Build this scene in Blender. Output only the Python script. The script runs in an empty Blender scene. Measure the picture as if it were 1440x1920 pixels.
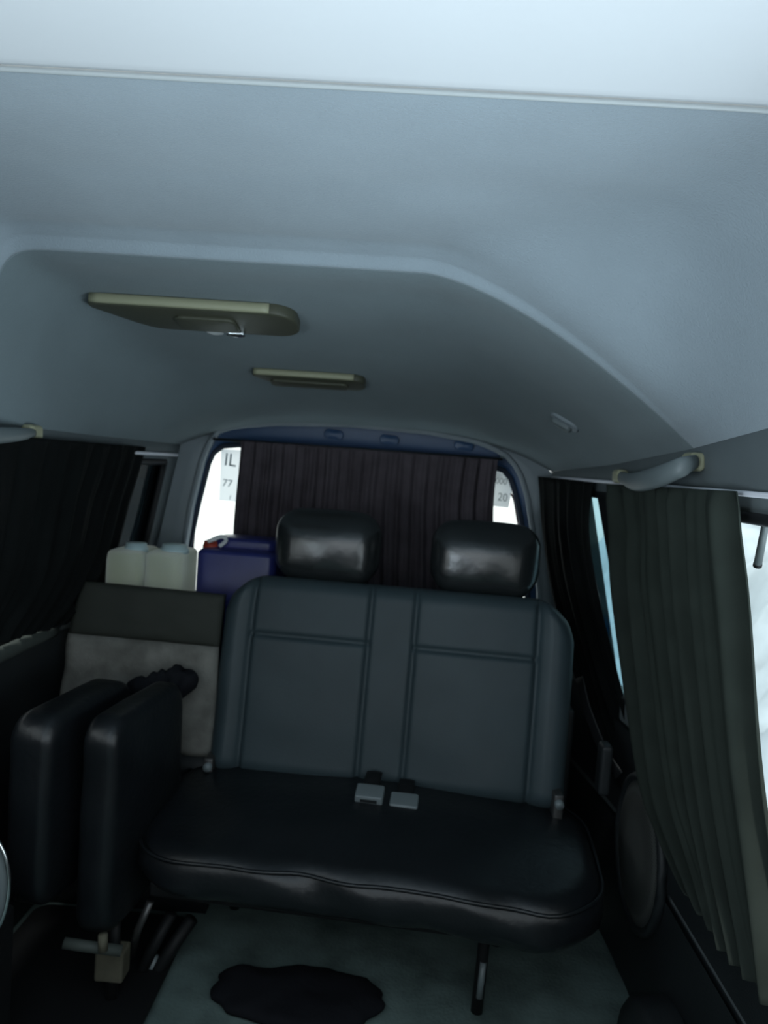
import bpy, bmesh, math, random
from mathutils import Vector, Matrix, noise
random.seed(7)
S = bpy.context.scene
COL = S.collection
F = 1400.0
CAMZ = 1.26
# ------------------------------------------------------------------ camera
Yb = Vector((50/F, 88/F, -1)).normalized()
c0 = -0.072
cz = (Yb.x + c0*Yb.y) / (-Yb.z)
Xb = Vector((1, c0, cz)).normalized()
Zb = Xb.cross(Yb).normalized()
ROT = Matrix((Xb, Yb, Zb))
CAM = Vector((0, 0, CAMZ))
cd = bpy.data.cameras.new('camera')
cam = bpy.data.objects.new('camera', cd)
COL.objects.link(cam)
cam.matrix_world = Matrix.Translation(CAM) @ ROT.to_4x4()
cd.sensor_fit = 'HORIZONTAL'; cd.sensor_width = 36; cd.lens = 36*F/1440
cd.clip_start = 0.02
cd.dof.use_dof = True; cd.dof.focus_distance = .95; cd.dof.aperture_fstop = 8
S.camera = cam

def ray(px, py):
    return ROT @ Vector(((px-720)/F, -(py-960)/F, -1))
def at(px, py, Y):
    d = ray(px, py); return CAM + d*(Y/d.y)
def atx(px, py, X):
    d = ray(px, py); return CAM + d*(X/d.x)

# ------------------------------------------------------------------ helpers
def lerp(a, b, t): return a+(b-a)*t
def sm(a, b, x):
    t = max(0, min(1, (x-a)/(b-a))); return t*t*(3-2*t)
def pl(pts, x):
    if x <= pts[0][0]: return pts[0][1]
    for (a, b), (c, d) in zip(pts, pts[1:]):
        if x <= c: return lerp(b, d, (x-a)/(c-a))
    return pts[-1][1]

def link(o, parent=None):
    COL.objects.link(o)
    if parent is not None: o.parent = parent
    return o
def obj(name, bm, m, parent=None, smooth=True, kind=None):
    bmesh.ops.recalc_face_normals(bm, faces=bm.faces[:])
    me = bpy.data.meshes.new(name); bm.to_mesh(me); bm.free()
    for p in me.polygons: p.use_smooth = smooth
    me.materials.append(m)
    o = bpy.data.objects.new(name, me)
    if parent is not None:            # geometry is written in world space
        COL.objects.link(o); o.parent = parent
        o.matrix_parent_inverse = parent_inv(parent)
    else:
        COL.objects.link(o)
    if kind: o['kind'] = kind
    return o
def local(o):
    return Matrix.LocRotScale(o.location, o.rotation_euler, o.scale)
def wmat(o):
    m = local(o)
    if o.parent: m = wmat(o.parent) @ o.matrix_parent_inverse @ m
    return m
def parent_inv(p): return wmat(p).inverted()
def thing(name, label, cat, loc=(0, 0, 0), group=None):
    o = bpy.data.objects.new(name, None); COL.objects.link(o)
    o.location = loc; o.empty_display_size = 0.05
    tag(o, label, cat, group); return o
def tag(o, label, cat, group=None):
    o['label'] = label; o['category'] = cat
    if group: o['group'] = group
    return o
def struct(name, bm, m, smooth=True):
    o = obj(name, bm, m, None, smooth); o['kind'] = 'structure'; return o

def mat(name, col, rough=.6, spec=.4, metal=0, var=0, vscale=20, bump=0, bscale=200, transl=0, alpha=None, sheen=0, trans=0, coat=0):
    m = bpy.data.materials.new(name); m.use_nodes = True
    nt = m.node_tree; b = nt.nodes['Principled BSDF']
    b.inputs['Base Color'].default_value = (*col, 1)
    b.inputs['Roughness'].default_value = rough
    b.inputs['Specular IOR Level'].default_value = spec
    b.inputs['Metallic'].default_value = metal
    b.inputs['Sheen Weight'].default_value = sheen
    b.inputs['Transmission Weight'].default_value = trans
    b.inputs['Coat Weight'].default_value = coat
    tc = nt.nodes.new('ShaderNodeTexCoord')
    if var:
        n = nt.nodes.new('ShaderNodeTexNoise'); n.inputs['Scale'].default_value = vscale; n.inputs['Detail'].default_value = 5
        nt.links.new(tc.outputs['Object'], n.inputs['Vector'])
        r = nt.nodes.new('ShaderNodeMapRange')
        r.inputs['From Min'].default_value = .3; r.inputs['From Max'].default_value = .7
        r.inputs['To Min'].default_value = 1-var; r.inputs['To Max'].default_value = 1+var
        nt.links.new(n.outputs['Fac'], r.inputs['Value'])
        mx = nt.nodes.new('ShaderNodeVectorMath'); mx.operation = 'SCALE'
        mx.inputs[0].default_value = col
        nt.links.new(r.outputs['Result'], mx.inputs['Scale'])
        nt.links.new(mx.outputs['Vector'], b.inputs['Base Color'])
    if bump:
        n2 = nt.nodes.new('ShaderNodeTexNoise'); n2.inputs['Scale'].default_value = bscale; n2.inputs['Detail'].default_value = 4
        nt.links.new(tc.outputs['Object'], n2.inputs['Vector'])
        bp = nt.nodes.new('ShaderNodeBump'); bp.inputs['Strength'].default_value = bump; bp.inputs['Distance'].default_value = .004
        nt.links.new(n2.outputs['Fac'], bp.inputs['Height'])
        nt.links.new(bp.outputs['Normal'], b.inputs['Normal'])
    if transl:
        t = nt.nodes.new('ShaderNodeBsdfTranslucent'); t.inputs['Color'].default_value = (*[min(1, c*2.2+.02) for c in col], 1)
        ms = nt.nodes.new('ShaderNodeMixShader'); ms.inputs['Fac'].default_value = transl
        nt.links.new(b.outputs[0], ms.inputs[1]); nt.links.new(t.outputs[0], ms.inputs[2])
        nt.links.new(ms.outputs[0], nt.nodes['Material Output'].inputs['Surface'])
    return m
def glass_mat(name, tint, gloss=.06):
    m = bpy.data.materials.new(name); m.use_nodes = True
    nt = m.node_tree; nt.nodes.remove(nt.nodes['Principled BSDF'])
    t = nt.nodes.new('ShaderNodeBsdfTransparent'); t.inputs['Color'].default_value = (*tint, 1)
    g = nt.nodes.new('ShaderNodeBsdfGlossy'); g.inputs['Roughness'].default_value = .02
    ms = nt.nodes.new('ShaderNodeMixShader'); ms.inputs['Fac'].default_value = gloss
    nt.links.new(t.outputs[0], ms.inputs[1]); nt.links.new(g.outputs[0], ms.inputs[2])
    nt.links.new(ms.outputs[0], nt.nodes['Material Output'].inputs['Surface'])
    return m

M = dict(
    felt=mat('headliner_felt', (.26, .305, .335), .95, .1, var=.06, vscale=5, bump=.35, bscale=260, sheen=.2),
    feltshade=mat('shade_darkened_felt', (.165, .205, .218), .95, .1, var=.06, vscale=5, bump=.35, bscale=260, sheen=.1),  # darker than the front felt: light falloff towards the rear put into the colour
    panel=mat('white_roof_panel', (.60, .61, .62), .5, .3, var=.02, vscale=3),
    bead=mat('pale_bead', (.36, .38, .38), .5, .4),
    pillar=mat('grey_plastic', (.22, .255, .275), .55, .35, var=.06, vscale=8, bump=.1, bscale=400),
    sidewall=mat('side_wall_plastic', (.12, .14, .145), .6, .3, var=.06, vscale=8, bump=.1, bscale=400),
    trimdark=mat('dark_plastic', (.014, .017, .019), .5, .35, var=.15, vscale=10, bump=.2, bscale=300),
    black=mat('black_rubber', (.008, .009, .010), .6, .3),
    navy=mat('navy_paint', (.022, .065, .15), .4, .5),
    navydark=mat('navy_seal', (.020, .030, .050), .55, .3),
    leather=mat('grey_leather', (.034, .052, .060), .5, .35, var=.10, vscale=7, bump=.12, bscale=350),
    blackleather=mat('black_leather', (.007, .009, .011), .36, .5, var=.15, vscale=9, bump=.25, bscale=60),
    headleather=mat('black_headrest_leather', (.016, .019, .020), .27, .9, bump=.35, bscale=22),
    curtain=mat('dark_curtain_cloth', (.034, .042, .036), .9, .1, var=.15, vscale=14, transl=.30),
    curtainleft=mat('black_curtain_cloth', (.0045, .0055, .0055), .9, .1, var=.15, vscale=14),
    curtainrear=mat('brown_black_curtain_cloth', (.085, .072, .082), .9, .1, var=.2, vscale=14, transl=.015),
    tan=mat('tan_plastic', (.30, .30, .20), .45, .4),
    olive=mat('olive_lamp_shell', (.06, .062, .042), .45, .4),
    chrome=mat('chrome', (.75, .78, .80), .18, .5, metal=1),
    alu=mat('white_rail_paint', (.75, .75, .80), .4, .5),
    handle=mat('grey_handle_plastic', (.13, .155, .16), .45, .4),
    floor=mat('grey_van_carpet', (.11, .155, .148), .9, .15, var=.45, vscale=6, bump=.5, bscale=120),
    mat=mat('black_mat_cloth', (.010, .011, .014), .9, .1, bump=.4, bscale=60),
    ledge=mat('grey_green_ledge', (.055, .066, .060), .6, .3),
    board=mat('olive_board_vinyl', (.036, .040, .034), .7, .2, var=.08, vscale=6),
    cloth=mat('worn_grey_cloth', (.17, .17, .155), .9, .1, var=.35, vscale=13, bump=.4, bscale=120),
    yellow=mat('pale_yellow_plastic', (.84, .97, .50), .4, .4, transl=.85),
    paleblue=mat('pale_blue_plastic', (.50, .68, .72), .4, .4, transl=.4),
    blue=mat('deep_blue_plastic', (.022, .028, .150), .35, .5, var=.1),
    red=mat('red_cap', (.35, .05, .03), .4, .4),
    silver=mat('grey_buckle', (.15, .18, .19), .35, .5),
    metal=mat('dark_steel', (.10, .10, .10), .4, .5, metal=.7),
    wood=mat('beige_block', (.10, .095, .07), .8, .2, var=.2, vscale=20),
    redseal=mat('dark_red_seal', (.10, .02, .03), .5, .3),
    paper=mat('pale_cyan_paper', (.70, .90, .95), .8, .1, transl=.85),
    papergrey=mat('pale_grey_paper', (.62, .70, .70), .8, .1, transl=.62),
    ink=mat('blue_grey_ink', (.30, .40, .46), .8, .1),
    white=mat('white_paper', (.85, .88, .88), .8, .1, transl=.5),
    inkgrey=mat('grey_ink', (.35, .40, .40), .8, .1),
    palepane=glass_mat('pale_blue_glass', (.55, .69, .73), .03),
    tintdark=glass_mat('dark_tint_film', (.04, .052, .06), .03),
    clear=glass_mat('clear_glass', (.97, .985, .98), .03),
    tint=glass_mat('tint_film', (.16, .18, .18), .03),
    snow=mat('snow', (.40, .465, .50), .9, .1, var=.25, vscale=2.2, bump=.8, bscale=5),
    facade=mat('cream_plaster', (.92, .90, .86), .9, .1),
    dash=mat('dashboard_plastic', (.12, .125, .13), .6, .3),
    grille=mat('speaker_mesh', (.05, .052, .05), .6, .3),
    bluecar=mat('bright_blue_paint', (.03, .22, .50), .4, .5),
)
def grille_nodes(m):
    nt = m.node_tree; b = nt.nodes['Principled BSDF']
    tc = nt.nodes['Texture Coordinate']
    w = nt.nodes.new('ShaderNodeTexVoronoi'); w.inputs['Scale'].default_value = 160; w.inputs['Randomness'].default_value = 0
    nt.links.new(tc.outputs['Object'], w.inputs['Vector'])
    r = nt.nodes.new('ShaderNodeMapRange'); r.inputs['From Min'].default_value = .3; r.inputs['From Max'].default_value = .45
    r.inputs['To Min'].default_value = .3; r.inputs['To Max'].default_value = 1.2
    nt.links.new(w.outputs['Distance'], r.inputs['Value'])
    mx = nt.nodes.new('ShaderNodeVectorMath'); mx.operation = 'SCALE'; mx.inputs[0].default_value = (.06, .063, .06)
    nt.links.new(r.outputs['Result'], mx.inputs['Scale']); nt.links.new(mx.outputs['Vector'], b.inputs['Base Color'])
grille_nodes(M['grille'])

# --- mesh makers
def grid(bm, rows, closed=False):
    V = [[bm.verts.new(p) for p in r] for r in rows]
    for a, b in zip(V, V[1:]):
        n = len(a)
        for i in range(n if closed else n-1):
            j = (i+1) % n
            bm.faces.new((a[i], a[j], b[j], b[i]))
    return V
def tube(bm, pts, r, seg=12, r2=None, up=Vector((0, 0, 1)), cap=True):
    pts = [Vector(p) for p in pts]; rows = []
    for i, p in enumerate(pts):
        t = (pts[min(i+1, len(pts)-1)]-pts[max(i-1, 0)]).normalized()
        s = t.cross(up)
        if s.length < 1e-4: s = t.cross(Vector((1, 0, 0)))
        s.normalize(); u = s.cross(t).normalized()
        ra = r[i] if isinstance(r, (list, tuple)) else r
        rb = ra if r2 is None else (r2[i] if isinstance(r2, (list, tuple)) else r2)
        rows.append([p + s*math.cos(2*math.pi*k/seg)*ra + u*math.sin(2*math.pi*k/seg)*rb for k in range(seg)])
    V = grid(bm, rows, True)
    if cap:
        bm.faces.new(V[0]); bm.faces.new(V[-1])
def smooth_path(ctrl, n=24):
    P = [Vector(p) for p in ctrl]; P = [P[0]*2-P[1]]+P+[P[-1]*2-P[-2]]
    out = []
    segs = len(P)-3
    for k in range(n+1):
        s = k/n*segs; i = min(int(s), segs-1); t = s-i
        a, b, c, d = P[i:i+4]
        out.append(.5*((2*b)+(-a+c)*t+(2*a-5*b+4*c-d)*t*t+(-a+3*b-3*c+d)*t**3))
    return out
def rrect(w, d, R, n=10):
    R = max(1e-4, min(R, w/2-1e-4, d/2-1e-4)); out = []
    for cx, cy, a0 in ((w/2-R, d/2-R, 0), (-w/2+R, d/2-R, 90), (-w/2+R, -d/2+R, 180), (w/2-R, -d/2+R, 270)):
        for k in range(n+1):
            a = math.radians(a0+90*k/n); out.append((cx+R*math.cos(a), cy+R*math.sin(a)))
    # insert straight points
    res = []
    for i, p in enumerate(out):
        q = out[(i+1) % len(out)]
        L = math.dist(p, q); k = max(1, int(L/.02))
        for j in range(k): res.append((lerp(p[0], q[0], j/k), lerp(p[1], q[1], j/k)))
    return res
def slab(bm, w, d, h, R, r, bulge=0, fn=None, T=None, inner=8):
    """padded slab lying in xy, thickness h (0..h), plan radius R, edge radius r"""
    base = rrect(w, d, R)
    def ring(inset, z):
        sx = (w-2*inset)/w; sy = (d-2*inset)/d
        return [Vector((x*sx, y*sy, z)) for x, y in base]
    rows = []
    for k in range(inner, 0, -1):
        f = k/inner; rows.append([Vector((v.x*(1-f)+0, v.y*(1-f), v.z)) for v in ring(r, 0)] if k < inner else [Vector((v.x*.02, v.y*.02, 0)) for v in ring(r, 0)])
    n = 6
    for k in range(n+1):
        a = math.pi/2*k/n; rows.append(ring(r-r*math.sin(a), r-r*math.cos(a)))
    for k in range(1, n+1):
        a = math.pi/2*k/n; rows.append(ring(r-r*math.cos(a), h-r+r*math.sin(a)))
    top = ring(r, h)
    for k in range(1, inner+1):
        f = min(k/inner, .98); rows.append([Vector((v.x*(1-f), v.y*(1-f), h+bulge*(1-(1-f)**2))) for v in top])
    if fn: rows = [[fn(p) for p in q] for q in rows]
    if T is not None: rows = [[T @ p for p in q] for q in rows]
    V = grid(bm, rows, True)
    bm.faces.new(V[0]); bm.faces.new(V[-1])
def box(bm, x0, x1, y0, y1, z0, z1, T=None, bev=0):
    vs = [Vector((x, y, z)) for z in (z0, z1) for x, y in ((x0, y0), (x1, y0), (x1, y1), (x0, y1))]
    if T is not None: vs = [T @ v for v in vs]
    b = [bm.verts.new(v) for v in vs]
    fs = [bm.faces.new([b[i] for i in f]) for f in ((3, 2, 1, 0), (4, 5, 6, 7), (0, 1, 5, 4), (1, 2, 6, 5), (2, 3, 7, 6), (3, 0, 4, 7))]
    if bev:
        es = list({e for f in fs for e in f.edges})
        bmesh.ops.bevel(bm, geom=es, offset=bev, segments=3, affect='EDGES', profile=.5)
def rbox(bm, sx, sy, sz, r, nx, ny, nz, fn=None, T=None):
    """rounded box centred at origin; fn displaces the points"""
    def m(p):
        q = Vector((max(-sx/2+r, min(sx/2-r, p.x)), max(-sy/2+r, min(sy/2-r, p.y)), max(-sz/2+r, min(sz/2-r, p.z))))
        d = p-q
        if d.length > 1e-9: p = q+d.normalized()*r
        if fn: p = fn(p)
        return T @ p if T is not None else p
    def ax(s, n):
        a = [-s/2+s*i/n for i in range(n+1)]
        ext = [-s/2+r*t for t in (.12, .3, .5, .75, 1)]+[s/2-r*t for t in (.12, .3, .5, .75, 1)]
        return sorted(set([round(v, 6) for v in a+ext]))
    X, Yv, Z = ax(sx, nx), ax(sy, ny), ax(sz, nz)
    cache = {}
    def v(x, y, z):
        k = (round(x, 5), round(y, 5), round(z, 5))
        if k not in cache: cache[k] = bm.verts.new(m(Vector((x, y, z))))
        return cache[k]
    def face(f, A, B):
        for a0, a1 in zip(A, A[1:]):
            for b0, b1 in zip(B, B[1:]):
                bm.faces.new((f(a0, b0), f(a1, b0), f(a1, b1), f(a0, b1)))
    for s in (-1, 1):
        face(lambda a, b: v(a, s*sy/2, b), X, Z)
        face(lambda a, b: v(a, b, s*sz/2), X, Yv)
        face(lambda a, b: v(s*sx/2, a, b), Yv, Z)

# ------------------------------------------------------------------ shell of the van
def zwR(y): return CAMZ + pl([(-1, .10), (1.0, .095), (1.1, .09), (1.43, .065), (2.5, .01)], y)
def zwL(y): return CAMZ + pl([(-1, .10), (.8, .06), (1.5, .024), (2.5, .015)], y)
def taper(y): return .06*sm(1.9, 2.5, y)
def xR(y, z): return .64 - .18*max(0, z-.65) - taper(y)
def xL(y, z): return -.95 + .18*max(0, z-.65) + taper(y)
def zc(y):
    z = pl([(-1, .40), (.82, .40), (1.1, .402), (1.3, .388), (1.38, .372), (1.6, .338), (1.8, .302), (2.0, .258), (2.2, .208), (2.35, .160), (2.5, .115)], y)
    return CAMZ+z
def ceil_z(x, y):
    t = sm(1.45, 2.45, y)
    xm = lerp(0, -.155, t)
    pr = lerp(lerp(16, 1.5, sm(.78, 1.36, y)), 3.2, t); plft = lerp(40, 3.2, sm(1.42, 2.3, y))
    z = zc(y)
    step = .016*sm(1.378, 1.398, y)*(1-.8*sm(1.45, 2.2, y))
    z -= step
    z += .008*math.exp(-((y-1.345)/.03)**2)
    z += .012*(sm(1.42, 1.55, y)-sm(1.8, 2.1, y))
    zr, zl = zwR(y), zwL(y)
    if x >= xm:
        xe = xR(y, zr); u = min(1, (x-xm)/(xe-xm)); return z-(z-zr)*u**pr
    xe = xL(y, zl); u = min(1, (xm-x)/(xm-xe)); return z-(z-zl)*u**plft
def ceiling_hit(px, py):
    d = ray(px, py); t = .3
    while t < 4:
        p = CAM+d*t
        if p.z > ceil_z(p.x, p.y): return p
        t += .002
    return CAM+d*2
def frange(a, b, n): return [lerp(a, b, i/n) for i in range(n+1)]

bm = bmesh.new()
def liner(name, ys, m):
    bm = bmesh.new(); rows = []
    for y in ys:
        a, b = xL(y, zwL(y)), xR(y, zwR(y))
        rows.append([Vector((x, y, ceil_z(x, y))) for x in [lerp(a, b, .5-.5*math.cos(math.pi*i/90)) for i in range(91)]])
    grid(bm, rows)
    cl = struct(name, bm, m)
    sd = cl.modifiers.new('s', 'SOLIDIFY'); sd.thickness = .03; sd.offset = 1
bm.free()
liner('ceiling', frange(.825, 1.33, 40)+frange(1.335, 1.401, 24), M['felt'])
liner('ceiling_rear', frange(1.4015, 1.45, 12)+frange(1.46, 2.5, 70), M['feltshade'])
# nearer smooth white roof panel
bm = bmesh.new(); rows = []
for y in frange(-1.0, .78, 40)+[.79, .8, .807, .811, .813]:
    a, b = xL(y, zwL(y)), xR(y, zwR(y))
    up = .012*sm(.795, .813, y)
    rows.append([Vector((x, y, ceil_z(x, y)-.012+up)) for x in [lerp(a, b, .5-.5*math.cos(math.pi*i/60)) for i in range(61)]])
grid(bm, rows)
cf = struct('ceiling_front', bm, M['panel'])
sd = cf.modifiers.new('s', 'SOLIDIFY'); sd.thickness = .03; sd.offset = 1
bm = bmesh.new()
a, b = xL(.826, zwL(.826))+.05, xR(.826, zwR(.826))-.03
tube(bm, [Vector((x, .826, ceil_z(x, .826)-.001)) for x in frange(a, b, 60)], .0035, 10)
struct('trim_1', bm, M['bead'])

def wall(name, fx, zw, openings):
    yl = sorted(set([round(v, 4) for v in frange(-1.3, 2.52, 76)]+[v for o in openings for v in o[:2]]))
    zl = sorted(set([0, .12, .24, .345, .36, .45, .55, .65, .8, .9, 1.0, 1.1, 1.15]+[v for o in openings for v in o[2:]]))
    bm = bmesh.new(); V = {}
    def vert(i, j):
        if (i, j) not in V:
            y = yl[i]; z = zl[j] if j < len(zl) else zw(y)
            V[i, j] = bm.verts.new((fx(y, z), y, z))
        return V[i, j]
    for i in range(len(yl)-1):
        for j in range(len(zl)):
            ym = (yl[i]+yl[i+1])/2; zm = (zl[j]+zl[j+1])/2 if j < len(zl)-1 else 1.3
            if any(o[0] < ym < o[1] and o[2] < zm < o[3] for o in openings): continue
            bm.faces.new((vert(i, j), vert(i+1, j), vert(i+1, j+1), vert(i, j+1)))
    bm.normal_update()
    o = struct(name, bm, M['sidewall'])
    sd = o.modifiers.new('s', 'SOLIDIFY'); sd.thickness = .04; sd.offset = 1 if False else -1
    return o
OPR = [(-.85, -.1, .72, 1.21), (.1, 1.74, .62, 1.215), (1.80, 2.42, .66, 1.215)]
OPL = [(-.85, -.1, .72, 1.21), (.1, 1.9, .78, 1.215), (2.02, 2.40, .80, 1.215)]
wr = wall('wall_right', xR, zwR, OPR)
wl = wall('wall_left', xL, zwL, OPL)
# make both walls grow outwards
for o, s in ((wr, 1), (wl, -1)):
    n = sum((p.normal.x for p in o.data.polygons))
    o.modifiers['s'].offset = 1 if n*s > 0 else -1
def pane(name, fx, o, m, off=.02, inset=-.004, parent=None):
    bm = bmesh.new(); y0, y1, z0, z1 = o[0]+inset, o[1]-inset, o[2]+inset, o[3]-inset
    rows = [[Vector((fx(y, z)+off, y, z)) for y in frange(y0, y1, 8)] for z in frange(z0, z1, 4)]
    rows2 = [[p+Vector((.004 if off > 0 else -.004, 0, 0)) for p in r] for r in rows]
    A = grid(bm, rows); B = grid(bm, rows2)
    per = lambda V: V[0]+[r[-1] for r in V[1:]]+V[-1][-2::-1]+[r[0] for r in V[-2:0:-1]]
    pa, pb = per(A), per(B)
    for i in range(len(pa)):
        j = (i+1) % len(pa); bm.faces.new((pa[i], pa[j], pb[j], pb[i]))
    o2 = obj(name, bm, m, parent, False)
    if parent is None: o2['kind'] = 'structure'
    return o2
pane('window_1', xR, OPR[1], M['clear'])
w2 = pane('window_2', xR, OPR[2], M['palepane'])
gt, gb = atx(1129, 925, .535), atx(1187, 1290, .632)
def slant(z): return gb.y+(gt.y-gb.y)*(z-gb.z)/(gt.z-gb.z)
def sheet(name, ya, yb, z0, z1, dx, m, parent, th=.003):
    bm = bmesh.new()
    A = [[Vector((xR(lerp(ya(z), yb(z), u), z)+dx, lerp(ya(z), yb(z), u), z)) for u in frange(0, 1, 6)] for z in frange(z0, z1, 10)]
    B = [[p+Vector((th, 0, 0)) for p in r] for r in A]
    VA, VB = grid(bm, A), grid(bm, B)
    per = lambda V: V[0]+[r[-1] for r in V[1:]]+V[-1][-2::-1]+[r[0] for r in V[-2:0:-1]]
    pa, pb = per(VA), per(VB)
    for i in range(len(pa)):
        j = (i+1) % len(pa); bm.faces.new((pa[i], pa[j], pb[j], pb[i]))
    return obj(name, bm, m, parent, False)
sheet('tint_film', lambda z: slant(z)+.088+.045*(gt.z-z)/(gt.z-gb.z), lambda z: 2.424, .656, 1.219, .012, M['tint'], w2)
sheet('window_divider', lambda z: 1.79, slant, .65, 1.222, -.004, M['black'], w2, .012)
pane('window_3', xL, OPL[1], M['clear'], -.02)
w4 = pane('window_4', xL, OPL[2], M['clear'], -.02)
pane('tint_film', xL, (2.016, 2.404, .796, 1.219), M['tintdark'], -.012, 0, w4)
# black rubber frames around the side openings
def rubber(name, fx, o, s):
    bm = bmesh.new(); y0, y1, z0, z1 = o
    loop = [(y, z1) for y in frange(y0, y1, 20)]+[(y1, z) for z in frange(z1, z0, 10)]+[(y, z0) for y in frange(y1, y0, 20)]+[(y0, z) for z in frange(z0, z1, 10)]
    tube(bm, [Vector((fx(y, z)+.004*s, y, z)) for y, z in loop], .011, 8, cap=False)
    return struct(name, bm, M['black'])
rubber('trim_2', xR, OPR[1], 1); rubber('trim_3', xR, OPR[2], 1)
rubber('trim_4', xL, OPL[1], -1); rubber('trim_5', xL, OPL[2], -1)

# floor
bm = bmesh.new(); rows = []
for y in frange(-1.3, 2.5, 150):
    rows.append([Vector((x, y, .006*noise.noise(Vector((x*7, y*7, 1)))+.012*max(0, noise.noise(Vector((x*3+4, y*3, 2)))))) for x in frange(-.96, .66, 70)])
grid(bm, rows)
fl = struct('floor', bm, M['floor'])
# black lower lining of the side walls and ledges
def ledge(name, fx, s, ya, yb, z, dep, h, m):
    bm = bmesh.new(); rows = []
    prof = [(0, h/2), (-dep*.6, h/2), (-dep*.9, h*.3), (-dep, 0), (-dep*.9, -h*.3), (-dep*.6, -h/2), (0, -h/2)]
    for y in frange(ya, yb, 40): rows.append([Vector((fx(y, z)+s*dx, y, z+dz)) for dx, dz in prof])
    V = grid(bm, rows); bm.faces.new(V[0]); bm.faces.new(V[-1])
    return struct(name, bm, m)
ledge('trim_6', xR, 1, .2, 1.62, .494, .028, .03, M['trimdark'])
ledge('trim_7', xL, -1, .2, 1.95, .755, .022, .04, M['ledge'])
def lining(name, fx, s, z0, z1, ya=.0, yb=2.5):
    bm = bmesh.new()
    for dx in (0.004, .014):
        grid(bm, [[Vector((fx(y, z)-s*dx, y, z)) for y in frange(ya, yb, 30)] for z in frange(z0, z1, 4)])
    return struct(name, bm, M['trimdark'])
lining('wall_right_lining', xR, 1, .0, .345); lining('wall_left_lining', xL, -1, 0, .74)
lining('wall_right_panel', xR, 1, .37, .60)

# rear wall with tailgate opening
YB = 2.5
def loop_angle(pts, cx, cz_, N=96):
    P = [Vector((p[0], p[1])) for p in pts]; out = []
    for k in range(N):
        a = 2*math.pi*k/N; d = Vector((math.cos(a), math.sin(a))); best = None
        for i in range(len(P)):
            p, q = P[i]-Vector((cx, cz_)), P[(i+1) % len(P)]-Vector((cx, cz_)); e = q-p
            den = d.x*e.y-d.y*e.x
            if abs(den) < 1e-9: continue
            t = (p.x*e.y-p.y*e.x)/den; u = (p.x*d.y-p.y*d.x)/den
            if t > 0 and -1e-6 <= u <= 1+1e-6 and (best is None or t > best): best = t
        out.append((cx+d.x*best, cz_+d.y*best))
    return out
def px_loop(pts, Y):
    return [(lambda p: (p.x, p.z))(at(x, y, Y)) for x, y in pts]
outer = [(xL(YB, z)-.01, z) for z in (0, .4, .65, 1.0, zwL(YB))] + [(x, ceil_z(x, YB)+.01) for x in frange(xL(YB, 1.27), xR(YB, 1.27), 24)] + [(xR(YB, z)+.01, z) for z in (1.2, 1.0, .65, .4, 0)]
opening_px = [(330, 1110), (345, 1030), (358, 950), (378, 868), (392, 830), (412, 808), (445, 799), (520, 794), (650, 796), (800, 810), (895, 828), (945, 850), (972, 880), (988, 930), (1000, 1010), (1010, 1110)]
op = px_loop(opening_px, YB)
op = op+[(op[-1][0]+.02, .60), (op[0][0]-.03, .60)]
C = (-.155, .95)
LO, LI = loop_angle(outer, *C), loop_angle(op, *C)
bm = bmesh.new()
grid(bm, [[Vector((x, YB, z)) for x, z in LO], [Vector((lerp(x, u, .5), YB-.004, lerp(z, v, .5))) for (x, z), (u, v) in zip(LO, LI)],
          [Vector((lerp(x, u, .97), YB-.012, lerp(z, v, .97))) for (x, z), (u, v) in zip(LO, LI)],
          [Vector((u, YB-.004, v)) for u, v in LI], [Vector((u, YB+.05, v)) for u, v in LI]], True)
struct('wall_back', bm, M['pillar'])
# grey weatherstrip around the opening
bm = bmesh.new()
tube(bm, [Vector((u, YB-.012, v)) for u, v in LI]+[Vector((LI[0][0], YB-.012, LI[0][1]))], .009, 8, cap=False)
struct('trim_8', bm, M['pillar'])
# tailgate: painted frame with glass
YG = 2.575
glass_px = [(330, 1120), (353, 1040), (373, 945), (393, 866), (403, 846), (418, 836), (455, 833), (650, 848), (860, 866), (930, 875), (946, 882), (957, 896), (968, 930), (979, 985), (990, 1060)]
gp = px_loop(glass_px, YG)
gp = gp+[(gp[-1][0]+.01, .76), (gp[0][0]-.01, .76)]
LG = loop_angle(gp, *C)
big = [(C[0]+(u-C[0])*1.09, C[1]+(v-C[1])*1.06) for u, v in LI]
bm = bmesh.new()
grid(bm, [[Vector((u, YB+.052, v)) for u, v in big],
          [Vector((lerp(u, x, .45), YB+.050, lerp(v, z, .45))) for (u, v), (x, z) in zip(LI, LG)],
          [Vector((lerp(u, x, .8), YB+.058, lerp(v, z, .8))) for (u, v), (x, z) in zip(LI, LG)],
          [Vector((x, YG-.008, z)) for x, z in LG], [Vector((x, YG+.03, z)) for x, z in LG]], True)
tg = struct('door_1', bm, M['navy'])
bm = bmesh.new()
tube(bm, [Vector((x, YG-.012, z)) for x, z in LG]+[Vector((LG[0][0], YG-.012, LG[0][1]))], .011, 8, cap=False)
obj('glass_seal', bm, M['navydark'], tg)
for px, py in ((626, 815), (730, 825), (870, 836)):
    p = at(px, py, YB+.046); bm = bmesh.new()
    T = Matrix.Translation(p) @ Matrix.Rotation(math.radians(90), 4, 'X') @ Matrix.Rotation(math.radians(-4), 4, 'Z')
    slab(bm, .066, .034, .010, .016, .004, .003, T=T, inner=4)
    obj('plug', bm, M['navy'], tg)
bm = bmesh.new()
V1 = [bm.verts.new((x, YG, z)) for x, z in LG]; V2 = [bm.verts.new((x, YG+.004, z)) for x, z in LG]
bm.faces.new(V1); bm.faces.new(V2)
for i in range(len(V1)):
    j = (i+1) % len(V1); bm.faces.new((V1[i], V1[j], V2[j], V2[i]))
w5 = struct('window_5', bm, M['clear'], False)
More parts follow.
